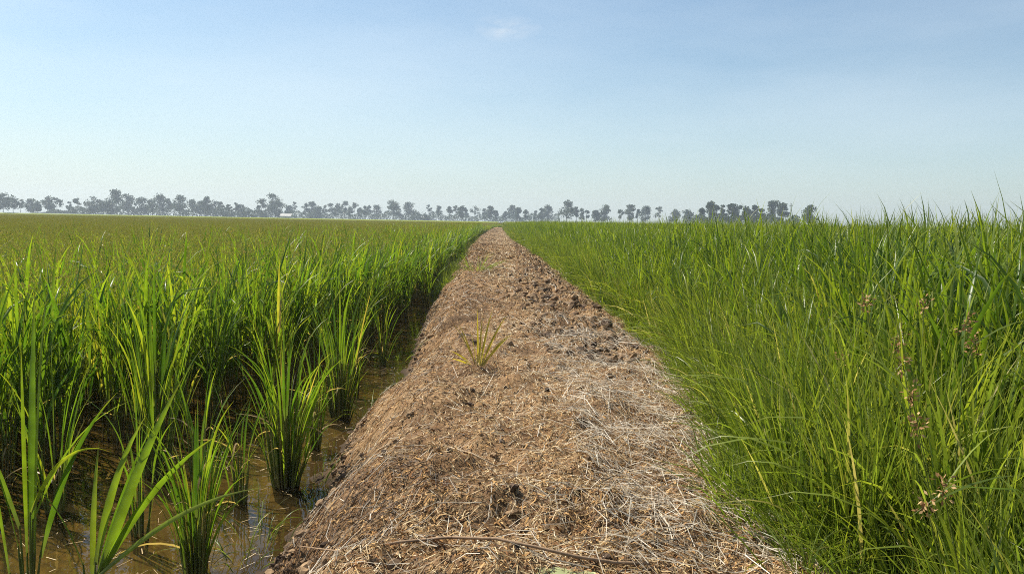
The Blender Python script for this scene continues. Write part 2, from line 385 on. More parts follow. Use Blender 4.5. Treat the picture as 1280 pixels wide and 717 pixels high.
# ------------------------------------------------------------------ plants: builders
def clump(kind, seed, fold=False, detail=1.0):
    """returns three builders: stems, leaves, panicles"""
    rd = random.Random(seed); st, lf, pn = MB(), MB(), MB()
    P = dict(
        edge=dict(n=13, h=(.84, 1.17), spread=.055, lean=.2, lw=(.011, .019), ll=(.32, .58), nl=3, droop=(.02, 1.), pan=.12),
        field=dict(n=13, h=(.84, 1.0), spread=.065, lean=.24, lw=(.010, .017), ll=(.2, .36), nl=4, droop=(.05, .7), pan=.35),
        tall=dict(n=18, h=(1.22, 1.40), spread=.07, lean=.2, lw=(.009, .0165), ll=(.34, .6), nl=4, droop=(.05, 1.2), pan=0),
    )[kind]
    for k in range(P['n']):
        az = rd.uniform(0, 2 * math.pi); r = P['spread'] * math.sqrt(rd.random())
        b = (r * math.cos(az), r * math.sin(az), -.06)
        H = rd.uniform(*P['h']); ln = P['lean'] * rd.uniform(.1, 1)
        ch = H * rd.uniform(.6, .72)
        cp, _ = blade_path(b, az, ln * .6, ch / math.cos(ln * .6), .12, 4)
        st.tube(cp, [.0065, .006, .005, .004, .003], rd.random(), sides=3, a1=.6)
        for j in range(P['nl']):
            u = (.3 + .7 * (j + rd.random() * .5) / P['nl']) * 4
            i = min(3, int(u)); q = cp[i].lerp(cp[i + 1], min(1, u - i))
            la = az + rd.uniform(-1.6, 1.6) if rd.random() < .7 else rd.uniform(0, 6.28)
            top = H + .06 - q.z
            lmax = rd.uniform(*P['ll']); lmax = min(lmax, max(.15, top * rd.uniform(.95, 1.1)))
            n = 5; dr = rd.uniform(*P['droop']) * (2.4 if rd.random() < .2 else 1)
            p, sdv = blade_path(q, la, rd.uniform(.06, .32), lmax, dr, n, 1.8, rd.uniform(-.8, .8))
            lf.ribbon(p, leafw(rd.uniform(*P['lw']), n), sdv, rd.random(), fold=.18 if fold else 0)
        if rd.random() < .22:      # an old, dead leaf hanging low
            q = cp[0].lerp(cp[2], rd.uniform(.3, 1.)); p, sdv = blade_path(q, rd.uniform(0, 6.28), rd.uniform(.4, .9), rd.uniform(.15, .32), rd.uniform(1., 2.2), 5, 1.3)
            lf.ribbon(p, leafw(.007, 5), sdv, 1.5)
        if rd.random() < P['pan']:
            q = cp[-1]; pa = az + rd.uniform(-.8, .8)
            L_ = rd.uniform(.14, .2); z0 = H - q.z - .13
            up, _ = blade_path(q, pa, .1, max(.05, z0), .15, 2); st.ribbon(up, [.003] * 3, Vector((1, 0, 0)), .5)
            pp, _ = blade_path(up[-1], pa, .3, L_, 1.9, 6, 1.2)
            ng = int(26 * detail)
            for g in range(ng):
                t = (g + .5) / ng * 6; i = min(5, int(t)); c = pp[i].lerp(pp[i + 1], t - i)
                off = Vector((rd.uniform(-1, 1), rd.uniform(-1, 1), rd.uniform(-1.2, .3))) * .011
                d = Vector((rd.uniform(-.5, .5), rd.uniform(-.5, .5), -1)).normalized(); s_ = d.orthogonal().normalized()
                s_.rotate(Matrix.Rotation(rd.uniform(0, 3.1), 3, d)); gl, gw = .007, .003
                if detail < 1: gl, gw = .008, .0032
                c = c + off; pn.quad((c - d * gl, c + s_ * gw, c + d * gl, c - s_ * gw), rd.random())
    return st, lf, pn

def tuft(seed, n, h, w, spread=.05, lean=(.03, .5), droop=(.1, 1.3), nseg=5, fold=False, flop=.15):
    rd = random.Random(seed); lf = MB()
    for k in range(n):
        az = rd.uniform(0, 2 * math.pi); r = spread * math.sqrt(rd.random())
        dr = rd.uniform(*droop) + (1.2 if rd.random() < flop else 0)
        ln = rd.uniform(*lean)
        hh = rd.uniform(*h)
        p, sdv = blade_path((r * math.cos(az), r * math.sin(az), -.03), az + rd.uniform(-.6, .6), ln, hh, dr, nseg, 1.5, rd.uniform(-1, 1))
        lf.ribbon(p, leafw(rd.uniform(*w), nseg, .7), sdv, rd.random(), fold=.18 if fold else 0)
    return lf

def joined(name, parts, mats):
    """one prototype mesh out of several builders, one material each"""
    b = MB()
    for k, p in enumerate(parts):
        o = len(b.v); b.v += p.v; b.r += p.r; b.a += p.a
        b.f += [tuple(i + o for i in f) for f in p.f]; b.m += [k] * len(p.f)
    return b.mesh(name, mats)

def proto_coll(name, meshes):
    c = bpy.data.collections.new(name)
    for k, me in enumerate(meshes):
        o = bpy.data.objects.new('%s_%02d' % (name, k), me); c.objects.link(o)
    return c

def scatter(name, coll, P, rot, scl, label, cat, idxs=None):
    """one stuff object: points with instances of the prototypes on them"""
    n = len(P); me = bpy.data.meshes.new(name); me.vertices.add(n); me.vertices.foreach_set('co', np.asarray(P, dtype=np.float32).ravel())
    k = len(coll.objects)
    a = me.attributes.new('pick', 'INT', 'POINT'); a.data.foreach_set('value', (rng.integers(0, k, n) if idxs is None else idxs).astype(np.int32))
    a = me.attributes.new('rot', 'FLOAT_VECTOR', 'POINT'); a.data.foreach_set('vector', np.asarray(rot, dtype=np.float32).ravel())
    a = me.attributes.new('scl', 'FLOAT', 'POINT'); a.data.foreach_set('value', np.asarray(scl, dtype=np.float32))
    o = link(name, me); tag(o, label, cat, kind='stuff')
    ng = bpy.data.node_groups.new(name, 'GeometryNodeTree')
    ng.interface.new_socket('Geometry', in_out='INPUT', socket_type='NodeSocketGeometry')
    ng.interface.new_socket('Geometry', in_out='OUTPUT', socket_type='NodeSocketGeometry')
    N = ng.nodes.new; L = ng.links.new
    gi, go = N('NodeGroupInput'), N('NodeGroupOutput')
    ci = N('GeometryNodeCollectionInfo'); ci.inputs['Collection'].default_value = coll
    ci.inputs['Separate Children'].default_value = True; ci.inputs['Reset Children'].default_value = True
    ip = N('GeometryNodeInstanceOnPoints'); ip.inputs['Pick Instance'].default_value = True
    def attr(nm, tp):
        x = N('GeometryNodeInputNamedAttribute'); x.data_type = tp; x.inputs['Name'].default_value = nm
        return next(s for s in x.outputs if s.enabled and s.name == 'Attribute')
    L(gi.outputs[0], ip.inputs['Points']); L(ci.outputs[0], ip.inputs['Instance'])
    L(attr('pick', 'INT'), ip.inputs['Instance Index']); L(attr('rot', 'FLOAT_VECTOR'), ip.inputs['Rotation']); L(attr('scl', 'FLOAT'), ip.inputs['Scale'])
    L(ip.outputs[0], go.inputs[0])
    md = o.modifiers.new('scatter', 'NODES'); md.node_group = ng
    return o

def grid_pts(x0, x1, y0, y1, step, jit=.35):
    gx = np.arange(x0, x1, step); gy = np.arange(y0, y1, step); A, B = np.meshgrid(gx, gy)
    A = A + rng.uniform(-jit, jit, A.shape) * step; B = B + rng.uniform(-jit, jit, B.shape) * step
    return A.ravel(), B.ravel()

def in_view(x, y, margin=1.2):
    return (np.abs(x) < .70 * y + margin) & (y > .3)

def rots(n, tilt=.08):
    return np.stack([rng.normal(0, tilt, n), rng.normal(0, tilt, n), rng.uniform(0, 6.283, n)], -1)

# edge of the left paddy: how far from the path the standing rice begins
def left_edge(y):
    return np.minimum(np.interp(y, [0, 2.6, 3.3, 3.8, 4.6, 5.6, 7, 9, 200], [-3.6, -2.9, -2.35, -1.95, -1.65, -1.42, -1.28, -1.18, -1.]), left_foot(y) - np.interp(y, [0, 9, 14], [.25, .25, .05]))
def right_edge(y):
    return grass_edge(y) + np.interp(y, [0, 2, 4, 6, 9, 14, 130], [.7, .42, .14, .05, .03, .03, .03])

# ---- prototypes
MATS_E, MATS_F, MATS_T = [M_STEM, M_EDGE, M_PAN], [M_STEM, M_FIELD, M_PAN], [M_STEM, M_RIGHT, M_PAN]
raw_edge = [clump('edge', 100 + i, fold=True) for i in range(8)]
raw_tall = [clump('tall', 200 + i, fold=True) for i in range(8)]
edge_c = proto_coll('edge_clump', [joined('edge_clump', p, MATS_E) for p in raw_edge])
tall_c = proto_coll('tall_clump', [joined('tall_clump', p, MATS_T) for p in raw_tall])
field_c = proto_coll('field_clump', [joined('field_clump', clump('field', 300 + i), MATS_F) for i in range(9)])
# one-metre tiles for the far rows
def tile(kind, seed, mats, hscale=1.0, n=18):
    rd = random.Random(seed); base = [clump(kind, seed * 31 + i, detail=.5) for i in range(3)]; out = [MB(), MB(), MB()]
    for k in range(n):
        src = base[k % 3]; a = rd.uniform(0, 6.28); ca, sa = math.cos(a), math.sin(a); ox, oy = rd.uniform(-.55, .55), rd.uniform(-.55, .55)
        s = hscale * rd.uniform(.93, 1.06)
        for d, p in zip(out, src):
            o = len(d.v); d.v += [((x * ca - y * sa) * 1.3 + ox, (x * sa + y * ca) * 1.3 + oy, z * s) for x, y, z in p.v]
            d.r += p.r; d.a += p.a; d.f += [tuple(i + o for i in f) for f in p.f]; d.m += p.m
    return joined('tile', out, mats)
field_t = proto_coll('field_tile', [tile('field', 11 + i, MATS_F) for i in range(4)])
tall_t = proto_coll('tall_tile', [tile('edge', 21 + i, MATS_T) for i in range(4)])
grass_c = proto_coll('grass_tuft', [tuft(400 + i, 14, (.45, .95), (.0075, .0165), .08, (.02, .24), (.02, .8), nseg=8, flop=.15).mesh('grass_tuft', [M_GRASS]) for i in range(10)])
short_c = proto_coll('short_tuft', [tuft(500 + i, 16, (.1, .34), (.003, .007), .06, (.05, .7), (.1, 1.2)).mesh('short_tuft', [M_GRASS]) for i in range(8)])

# ---- individual rice clumps: the nearest of each paddy, each a thing with stems, leaves and panicles
def make_parts(raws, mats):
    out = []
    for st, lf, pn in raws:
        ms = [('stems', st.mesh('stems', [mats[0]])), ('leaves', lf.mesh('leaves', [mats[1]]))]
        if pn.f: ms.append(('panicles', pn.mesh('panicles', [mats[2]])))
        out.append(ms)
    return out
edge_p, tall_p = make_parts(raw_edge, MATS_E), make_parts(raw_tall, MATS_T)

def place_clump(protos, k, x, y, z, s, label, group):
    o = empty('rice_clump', (x, y, z), random.uniform(0, 6.28)); o.scale = (s * random.uniform(.95, 1.1), s * random.uniform(.95, 1.1), s)
    tag(o, label, 'rice plant', group)
    for nm, me in protos[k % len(protos)]:
        tag(link(nm, me, o), kind='stuff')
    return o

# left paddy
ax, ay = grid_pts(-60, -.7, 1.0, 62, .215)
le = left_edge(ay) + .06 * rng.normal(size=len(ay))
ok = (ax < le) & in_view(ax, ay)
ax, ay, le = ax[ok], ay[ok], le[ok]
band = (le - ax)
edgeband = np.where(ay < 6, 1.0, .75)
is_edge = (band < edgeband * rng.uniform(.3, .8, len(ax))) | (rng.random(len(ax)) < .3 * np.exp(-band / 2.5))
ex, ey = ax[is_edge], ay[is_edge]
# the nearest 160 edge clumps stand as things
order = np.argsort(ey + np.abs(ex) * .3); near, rest = order[:160], order[160:]
for k in near:
    far_ = ey[k] > 6.5
    lab = ('green rice clump in the edge rows lining the channel, left of the yellow tuft' if far_ else
           'green rice clump at the left edge, just behind the tall foreground blades' if ex[k] < -2.1 else
           'green front-row rice clump of the left paddy, behind the lone clump in water' if ey[k] < 5.2 else
           'green rice clump a few rows into the left paddy edge, in the middle distance')
    place_clump(edge_p, int(k), ex[k], ey[k], 0, random.uniform(.9, 1.06), lab, 'rice clumps along the edge of the left paddy')
P = np.stack([ex[rest], ey[rest], np.zeros(len(rest))], -1)
scatter('edge_rice', edge_c, P, rots(len(P)), rng.uniform(.9, 1.05, len(P)), 'dark green rice rows lining the left side of the bank into the distance', 'rice')
fx, fy = ax[~is_edge], ay[~is_edge]
P = np.stack([fx, fy, .05 * fbm(fx * .35, fy * .35, 61, 3)], -1)
scatter('field_rice', field_c, P, rots(len(P)), rng.uniform(.93, 1.07, len(P)), 'ripening golden green rice filling the left paddy', 'rice')
tx, ty = grid_pts(-110, .4, 61, 150, .8); ok = in_view(tx, ty) & ((tx < left_edge(ty) - .5) | (ty > 112)); tx, ty = tx[ok], ty[ok]
P = np.stack([tx, ty, np.zeros(len(tx))], -1)
scatter('distant_rice', field_t, P, rots(len(P), .01), rng.uniform(.97, 1.03, len(P)), 'ripening rice in the distance of the left paddy', 'rice')

# right paddy
def tall_s(x, y): return np.interp(x - grass_edge(y), [0, .15, .6, 1.2], [.68, .78, 1.0, 1.08]) * np.interp(y, [6, 16], [1, .93])
ax, ay = grid_pts(.4, 50, .9, 62, .19)
re_ = right_edge(ay) + .08 * rng.normal(size=len(ay))
ok = (ax > re_) & in_view(ax, ay, 1.6) & (ax < re_ + 12 + ay * .6)
ax, ay = ax[ok], ay[ok]
order = np.argsort(np.hypot(ax, ay) + .8 * np.clip(ax - right_edge(ay), 0, 9)); near, rest = order[:130], order[130:]
for k in near:
    d = math.hypot(ax[k], ay[k])
    lab = ('broad-leaved rice clump at the lower right, nearest the camera among the sedges' if d < 2.9 else
           'tall rice clump at the right edge, its tips above the horizon' if d < 4 and ax[k] > 1.9 else
           'tall rice clump behind the rusty sedges, at the middle right' if d < 4 else
           'tall rice clump in the front rows of the right paddy, behind the bank grass')
    place_clump(tall_p, int(k), ax[k], ay[k], 0, tall_s(ax[k], ay[k]) * random.uniform(.95, 1.04), lab, 'tall rice clumps in the front rows of the right paddy')
P = np.stack([ax[rest], ay[rest], np.zeros(len(rest))], -1)
scatter('tall_rice', tall_c, P, rots(len(P)), tall_s(ax[rest], ay[rest]) * rng.uniform(.95, 1.04, len(P)), 'tall yellow green rice filling the right paddy up to eye level', 'rice')
tx, ty = grid_pts(.4, 100, 60, 150, .85); ok = in_view(tx, ty) & (tx > right_edge(ty) + .5); tx, ty = tx[ok], ty[ok]
P = np.stack([tx, ty, np.zeros(len(tx))], -1)
scatter('distant_rice', tall_t, P, rots(len(P), .01), rng.uniform(1.02, 1.07, len(P)), 'tall rice in the distance of the right paddy', 'rice')

# bank grass on the right slope, taller away from the path
n = 6800
gy = 1.1 * (90 / 1.1) ** rng.random(n) ; ge = grass_edge(gy); gx = ge + rng.random(n) ** 1.15 * (right_edge(gy) + .35 - ge)
keep = rng.random(n) < np.clip(.25 + .5 * gy / 8, 0, 1) ; gx, gy, ge = gx[keep], gy[keep], ge[keep]
u = np.clip((gx - ge) / .38, 0, 1)
gs = (.6 + .5 * u) * rng.uniform(.75, 1.12, len(gx)) * np.interp(gy, [0, 1.5, 5], [.8, .84, 1.]); gz = np.maximum(dike_h(gx, gy), -.02)
P = np.stack([gx, gy, gz], -1)
scatter('bank_grass', grass_c, P, rots(len(P), .12), gs, 'bright green thin-bladed grass growing on the right slope of the bank', 'grass')
n = 2800
gy = 1.3 * (60 / 1.3) ** rng.random(n); gx = grass_edge(gy) + rng.normal(.03, .07, n); gz = dike_h(gx, gy)
scatter('short_grass', short_c, np.stack([gx, gy, gz], -1), rots(n, .2), rng.uniform(.45, .9, n), 'short grass fringing the right edge of the path', 'grass')
# sparse short grass along the left foot further away
n = 900
gy = 13 * (60 / 13) ** rng.random(n); gx = left_foot(gy) + rng.normal(.02, .07, n); gz = np.maximum(dike_h(gx, gy), -.02)
scatter('short_grass', short_c, np.stack([gx, gy, gz], -1), rots(n, .25), rng.uniform(.5, 1.3, n), 'short grass along the left foot of the bank', 'grass')

# ------------------------------------------------------------------ hero plants
def leafy(name, loc, specs, label, cat, mat, stem_mat=M_STEM, group=None):
    """specs: (azimuth deg, lean, length, width, droop, base height, base radius) for every leaf; each leaf is a part"""
    root = empty(name, loc); tag(root, label, cat, group)
    rd = random.Random(hash(label) % 1000 if False else len(label) * 7 + len(specs))
    stb = MB(); groups = {}
    for (az, lean, ln, w, dr, bz, br, *rl) in specs:
        a = R(az); base = Vector((br * math.cos(a), br * math.sin(a), bz))
        p, sdv = blade_path(base, a, lean, ln, dr, 10, 1.9, rd.uniform(-.5, .5), rl[0] if rl else None)
        b = MB(); b.ribbon(p, leafw(w, 10, .6), sdv, rd.random(), fold=.2)
        link('leaf', b.mesh('leaf', [mat]), root)
        if bz > .03:
            cp = [Vector((br * .5 * math.cos(a), br * .5 * math.sin(a), -.07)), Vector((br * .8 * math.cos(a), br * .8 * math.sin(a), bz * .5)), base + Vector((0, 0, .01))]
            stb.tube(cp, [.009, .008, .005], rd.random(), sides=5, a1=.5)
    if len(specs) > 12 and mat in (M_EDGE, M_RIGHT):
        for k in range(5):
            p, sdv = blade_path((0, 0, rd.uniform(.05, .25)), rd.uniform(0, 6.28), rd.uniform(.4, 1.), rd.uniform(.15, .3), rd.uniform(.9, 2.2), 7, 1.3)
            b = MB(); b.ribbon(p, leafw(.007, 7), sdv, 1.5); link('leaf', b.mesh('leaf', [mat]), root)
    if stb.f: link('stems', stb.mesh('stems', [stem_mat]), root)
    return root

def rand_specs(seed, n, ln, w, lean=(.03, .3), droop=(.1, 1.), bz=(.0, .35), br=.05):
    rd = random.Random(seed); o = []
    for i in range(n):
        h = rd.uniform(*bz); o.append((rd.uniform(0, 360), rd.uniform(*lean), rd.uniform(*ln), rd.uniform(*w), rd.uniform(*droop), h, br * math.sqrt(rd.random())))
    return o

g = ground_at
HG = 'separate rice plants standing in open water left of the path'
leafy('rice_plant', g(35, 735), [(95, .05, .95, .026, .1, .05, .03), (70, .04, .85, .024, .12, .1, .03), (200, .1, .85, .02, .2, .05, .05), (20, .35, .5, .016, .9, .22, .02),
      (340, .5, .45, .013, 1.3, .25, .02), (120, .05, .7, .022, .2, .1, .03), (180, .3, .6, .015, .6, .2, .02), (10, .25, .6, .02, .5, .1, .04), (250, .2, .6, .016, .5, .15, .03)],
      'broad-bladed bright green rice plant at the very left foreground, standing tallest', 'rice plant', M_EDGE, group=HG)
leafy('rice_plant', g(112, 745), [(28, .32, .72, .032, .2, .03, .02, 1.3), (15, .5, .6, .028, .55, .05, .02, -1.2), (350, .85, .68, .018, .55, .06, .02, 1.2), (40, .2, .5, .024, .4, .1, .02, 1.1), (170, .4, .4, .014, .9, .1, .02, 1.), (60, .35, .55, .026, .3, .04, .02, -1.2), (100, .1, .45, .018, .4, .04, .03, .2)],
      'rice plant with broad leaves leaning far to the right at the lower left', 'rice plant', M_EDGE, group=HG)
leafy('rice_plant', g(245, 715), rand_specs(3, 60, (.2, .5), (.006, .011), lean=(.02, .3), bz=(.0, .24), br=.06, droop=(.05, 1.1)),
      'short dark green rice clump with brown base in the open water, nearest the bottom edge', 'rice plant', M_EDGE, group=HG)
leafy('rice_plant', g(357, 606), rand_specs(4, 84, (.24, .52), (.006, .012), lean=(.02, .32), bz=(.0, .38), br=.09, droop=(.05, 1.2)),
      'full green rice clump alone in the water beside the bank', 'rice plant', M_EDGE, group=HG)
leafy('rice_plant', g(196, 592), rand_specs(5, 52, (.3, .62), (.010, .018), lean=(.02, .24), bz=(.02, .5), br=.10, droop=(.05, .7)),
      'tall rice clump with wide upright leaves in front of the left paddy', 'rice plant', M_EDGE, group=HG)
leafy('rice_plant', g(425, 520), rand_specs(6, 60, (.3, .55), (.007, .013), lean=(.03, .28), bz=(.0, .42), br=.10),
      'rice clump standing between the paddy edge and the water channel', 'rice plant', M_EDGE, group=HG)
for (px, py, sd_, nn, hh, txt) in ((300, 628, 41, 14, .4, 'thin rice seedling in the water between the lone full clump and the tall wide-leaved one'), (175, 668, 42, 12, .45, 'thin rice seedling in dark water behind the far-leaning plant'),
                                   (70, 640, 43, 16, .55, 'slender rice plant in dark water behind the tallest foreground plant'), (395, 560, 44, 16, .45, 'slender rice plant behind and right of the lone full clump'),
                                   (445, 486, 45, 18, .5, 'slender rice plant at the water channel, beside the clump between edge and channel'), (478, 456, 46, 18, .5, 'slim rice plant leaning over the far part of the channel'),
                                   (250, 610, 47, 14, .5, 'slender rice plant in front of the dark paddy edge, right of the tall wide-leaved clump')):
    leafy('rice_plant', g(px, py), rand_specs(sd_, nn, (hh * .5, hh), (.005, .011), lean=(.02, .25), bz=(.0, .3), br=.05), txt, 'rice plant', M_EDGE, group=HG)
# small curled water grass by the bank
leafy('water_grass', g(325, 690), rand_specs(8, 16, (.12, .3), (.003, .005), lean=(.3, 1.1), droop=(.8, 2.4), bz=(0, .02), br=.12),
      'thin curling yellow-green grass floating by the bank at the bottom left', 'grass tuft', M_GRASS)
for (px, py, sd_, nn, txt) in ((392, 606, 31, 14, 'wisp of curled pale grass in the water beside the lone full rice clump'), (300, 712, 32, 14, 'tangle of curled grass at the bottom edge beside the short rice clump'),
                               (462, 520, 33, 16, 'small arching grass wisp at the waterline below the mud bank'), (500, 452, 34, 18, 'yellowish grass wisp leaning over the far end of the open water')):
    leafy('water_grass', g(px, py), rand_specs(sd_, nn, (.12, .3), (.003, .006), lean=(.2, 1.1), droop=(.6, 2.4), bz=(0, .02), br=.12), txt, 'grass tuft', M_GRASS)
# right hero plants
HR = 'broad-leaved plants standing out of the right paddy'
for (px, py, sd_, nn, txt) in ((1125, 520, 11, 26, 'dark green broad-leaved rice plant standing above the grass, right of the middle'),
                             (960, 470, 12, 24, 'dense dark green rice plant at the edge of the bank grass, nearest the path'),
                             (1210, 600, 13, 22, 'broad-leaved rice plant at the right edge with leaves arching left'),
                             (1060, 610, 14, 16, 'rice plant with long thin arching leaves over the bank grass, lower right')):
    p = g(px, py)
    leafy('rice_plant', (p.x, p.y, 0), rand_specs(sd_, nn, (.4, .75), (.012, .02), lean=(.03, .35), droop=(.1, 1.4), bz=(.3, .62), br=.08), txt, 'rice plant', M_RIGHT, group=HR)
# sedges with rusty heads
def sedge(x, y, z, h, seed, label):
    rd = random.Random(seed); root = empty('sedge', (x, y, z)); tag(root, label, 'sedge', 'sedges with brown flower heads among the right grass')
    for k in range(3):
        az = rd.uniform(0, 6.28); p, _ = blade_path((0, 0, -.03), az, rd.uniform(.02, .14), h * rd.uniform(.85, 1.), .2, 4)
        b = MB(); b.tube(p, [.004, .004, .0035, .003, .0025], .3, sides=3); link('stem', b.mesh('stem', [M_STEM]), root)
        hd = MB()
        for q in range(38):
            d = Vector((rd.gauss(0, 1), rd.gauss(0, 1), rd.gauss(.2, .8))).normalized(); c = p[-1] + d * rd.uniform(.002, .024) + Vector((0, 0, rd.uniform(-.02, .02)))
            d2 = (d + Vector((0, 0, rd.uniform(-.5, .3)))).normalized(); s_ = d2.orthogonal().normalized(); s_.rotate(Matrix.Rotation(rd.uniform(0, 3), 3, d2))
            hd.quad((c - d2 * .006, c + s_ * .0026, c + d2 * .006, c - s_ * .0026), rd.random())
        link('flower_head', hd.mesh('flower_head', [M_SEDGE]), root)
        for q in range(2):
            lp, sdv = blade_path(p[-1], rd.uniform(0, 6.28), .8, rd.uniform(.1, .2), .6, 4); lb = MB(); lb.ribbon(lp, leafw(.004, 4), sdv, rd.random()); link('bract', lb.mesh('bract', [M_GRASS]), root)
for k, (d, px, py, txt) in enumerate(((2.0, 1205, 412, 'sedge with rusty brown heads, highest at the right edge'), (1.7, 1268, 610, 'sedge with dark brown heads low at the right edge'),
                            (2.6, 1075, 425, 'sedge with pale brown heads behind the arching leaves'), (2.2, 1160, 385, 'sedge with straw-coloured heads beside the highest sedge'),
                            (1.95, 1240, 455, 'sedge with small heads just below the highest sedge'), (3.6, 1045, 400, 'thin sedge furthest back, nearest the path'))):
    dv = dir_at(px, py); x, y = dv.x * d, dv.y * d; zt = CAM_H + dv.z * d
    sedge(x, y, 0, zt + .06, 60 + k, txt)

# ------------------------------------------------------------------ on the path
def ph(x, y): return float(dike_h(np.array([x]), np.array([y]))[0])
def path_pt(px, py, z=.36):
    for _ in range(4):
        p = g(px, py, z); z = ph(p.x, p.y)
    return Vector((p.x, p.y, z))
leafy('yellow_grass_tuft', path_pt(598, 455), [(150, .4, .26, .012, .2, 0, .02, 1.3), (100, .12, .34, .012, .2, 0, .02, .1), (60, .3, .35, .013, .3, 0, .02, .7), (35, .45, .34, .014, .3, 0, .02, 1.2), (20, .7, .26, .014, .3, 0, .02, 1.3),
      (80, .2, .3, .011, .2, 0, .02, .1), (170, .9, .16, .014, .4, 0, .03, 1.2), (200, 1.1, .14, .013, .3, 0, .03, 1.), (120, .3, .26, .011, .6, 0, .02, .6), (0, .5, .24, .010, .5, 0, .03, 1.3), (140, .55, .3, .010, .4, 0, .02, 1.2)],
      'yellowing grass tuft growing alone in the middle of the path', 'grass tuft', M_YELLOW)
leafy('green_grass_tuft', path_pt(596, 342), rand_specs(21, 60, (.2, .5), (.005, .01), lean=(.5, 1.3), droop=(.2, .8), bz=(0, .02), br=.25),
      'flattened green grass tuft spreading across the path further back', 'grass tuft', M_GRASS)
# dry weed tangle
def dry_weed(c, n, h, seed, label):
    rd = random.Random(seed); b = MB()
    for k in range(n):
        a = rd.uniform(0, 6.28); r = .2 * math.sqrt(rd.random()); z = ph(c.x + r * math.cos(a), c.y + r * math.sin(a)) - c.z
        p, _ = blade_path((r * math.cos(a), r * math.sin(a), z), rd.uniform(0, 6.28), rd.uniform(.1, 1.2), rd.uniform(.4, 1) * h, rd.uniform(0, 1.5), 4)
        b.tube(p, [.0022, .002, .0018, .0014, .001], rd.random() * .6, sides=3)
    o = link('dry_weed', b.mesh('dry_weed', [M_DRY])); o.location = c; tag(o, label, 'dead weed')
dry_weed(path_pt(580, 402), 420, .15, 5, 'low tangle of dead brown weed behind the yellow tuft')
# long dry stem at the bottom
P_ = [path_pt(px, py) + Vector((0, 0, .018 + dz)) for px, py, dz in ((372, 702, 0), (430, 692, .006), (500, 688, .01), (560, 686, .012), (620, 690, .012), (670, 697, .008), (720, 706, .004), (770, 712, 0), (810, 714, 0))]
b = MB(); b.tube(P_, [.003, .006, .007, .008, .009, .009, .01, .01, .009], .45, sides=6)
tag(link('fallen_twig', b.mesh('fallen_twig', [M_DRY])), 'long bent dry brown stem lying across the path at the bottom', 'plant stem')
P_ = [path_pt(px, py) + Vector((0, 0, .014)) for px, py in ((556, 569), (590, 578), (622, 588))]
b = MB(); b.tube(P_, [.006, .006, .004], .98, sides=5)
tag(link('straw_stick', b.mesh('straw_stick', [M_DRY])), 'pale straw stalk lying alone on the middle of the path', 'straw')
c = path_pt(692, 722); b = MB()
pts = [Vector((-.1 + .2 * t, .012 * math.sin(t * 3), .012 + .004 * math.sin(t * 6))) for t in [i / 8 for i in range(9)]]
b.ribbon(pts, [.03, .036, .033, .038, .036, .04, .034, .03, .018], Vector((0, 1, .1)).normalized(), .3, fold=.06)
o = link('fallen_leaf', b.mesh('fallen_leaf', [leaf_mat('fallen_leaf', [(0, (.42, .46, .2)), (1, (.5, .52, .26))], (.45, .45, .22), (.5, .5, .25), transl=.2)])); o.location = c
tag(o, 'pale green torn leaf lying under the long dry stem', 'leaf')

# straw litter
def straws(n, y0, y1, length, width, xa, xb, seed, mat, lift=.012, tilt=.25, rndf=None, curve=.25, name='straw', ang=None):
    r = np.random.default_rng(seed); y = y0 * (y1 / y0) ** r.random(n); lf = left_foot(y) + .04
    x = (np.maximum(lf, xa) if xa is not None else lf) + (xb - lf) * r.random(n) if not callable(xb) else lf + (xb(y) - lf) * r.random(n)
    dens = vnoise(x * 3, y * 2.2, 91) * .5 + .5
    k = r.random(n) < .45 + .6 * dens; x, y, dens = x[k], y[k], dens[k]; n = len(x)
    a = r.uniform(0, math.pi, n) if ang is None else r.normal(ang, .6, n)
    l = np.clip(r.lognormal(math.log(length), .55, n), length * .3, length * 4) * np.clip(y / 8, 1, 2.2)
    w = width * r.uniform(.5, 1.5, n) * np.clip(y / 4.5, 1, 5)
    bend = r.normal(0, curve, n); tl = r.normal(0, tilt, n)
    V = np.zeros((n, 6, 3)); up = lift * r.random(n) ** 1.5
    for j, t in enumerate((-.5, 0, .5)):
        aa = a + bend * t; px = x + np.cos(aa) * l * t; py = y + np.sin(aa) * l * t
        z = dike_h(px, py) + up + .003 + tl * l * (t + .2) * .35 + (abs(t) < .1) * np.abs(bend) * l * .15
        roll = r.normal(0, .7, n) if j == 0 else roll
        sx, sy, sz = -np.sin(aa) * np.cos(roll), np.cos(aa) * np.cos(roll), np.sin(roll)
        ww = w * (1, 1, .5)[j] * .5
        V[:, 2 * j] = np.stack([px - sx * ww, py - sy * ww, z - sz * ww], -1)
        V[:, 2 * j + 1] = np.stack([px + sx * ww, py + sy * ww, z + sz * ww], -1)
    i = np.arange(n)[:, None] * 6
    Fc = np.concatenate([i + np.array([0, 1, 3, 2]), i + np.array([2, 3, 5, 4])])
    rv = r.random(n) if rndf is None else rndf(x, y, r)
    return link(name, mesh_np(name, V.reshape(-1, 3), Fc, [mat], rnd=np.repeat(np.clip(rv, 0, 1), 6)))
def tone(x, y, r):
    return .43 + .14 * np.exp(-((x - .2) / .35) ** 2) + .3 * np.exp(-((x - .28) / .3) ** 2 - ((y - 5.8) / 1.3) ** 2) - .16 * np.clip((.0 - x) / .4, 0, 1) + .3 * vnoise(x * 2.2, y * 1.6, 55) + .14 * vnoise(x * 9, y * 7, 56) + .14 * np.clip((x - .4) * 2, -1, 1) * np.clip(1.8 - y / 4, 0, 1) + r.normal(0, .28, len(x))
ge_ = lambda y: grass_edge(y) + .14
o = straws(200000, 1.7, 92, .023, .0021, None, ge_, 1, M_STRAW, rndf=tone, name='straw_litter', tilt=.4)
tag(o, 'chopped brown and grey straw littering the path', 'straw', kind='stuff')
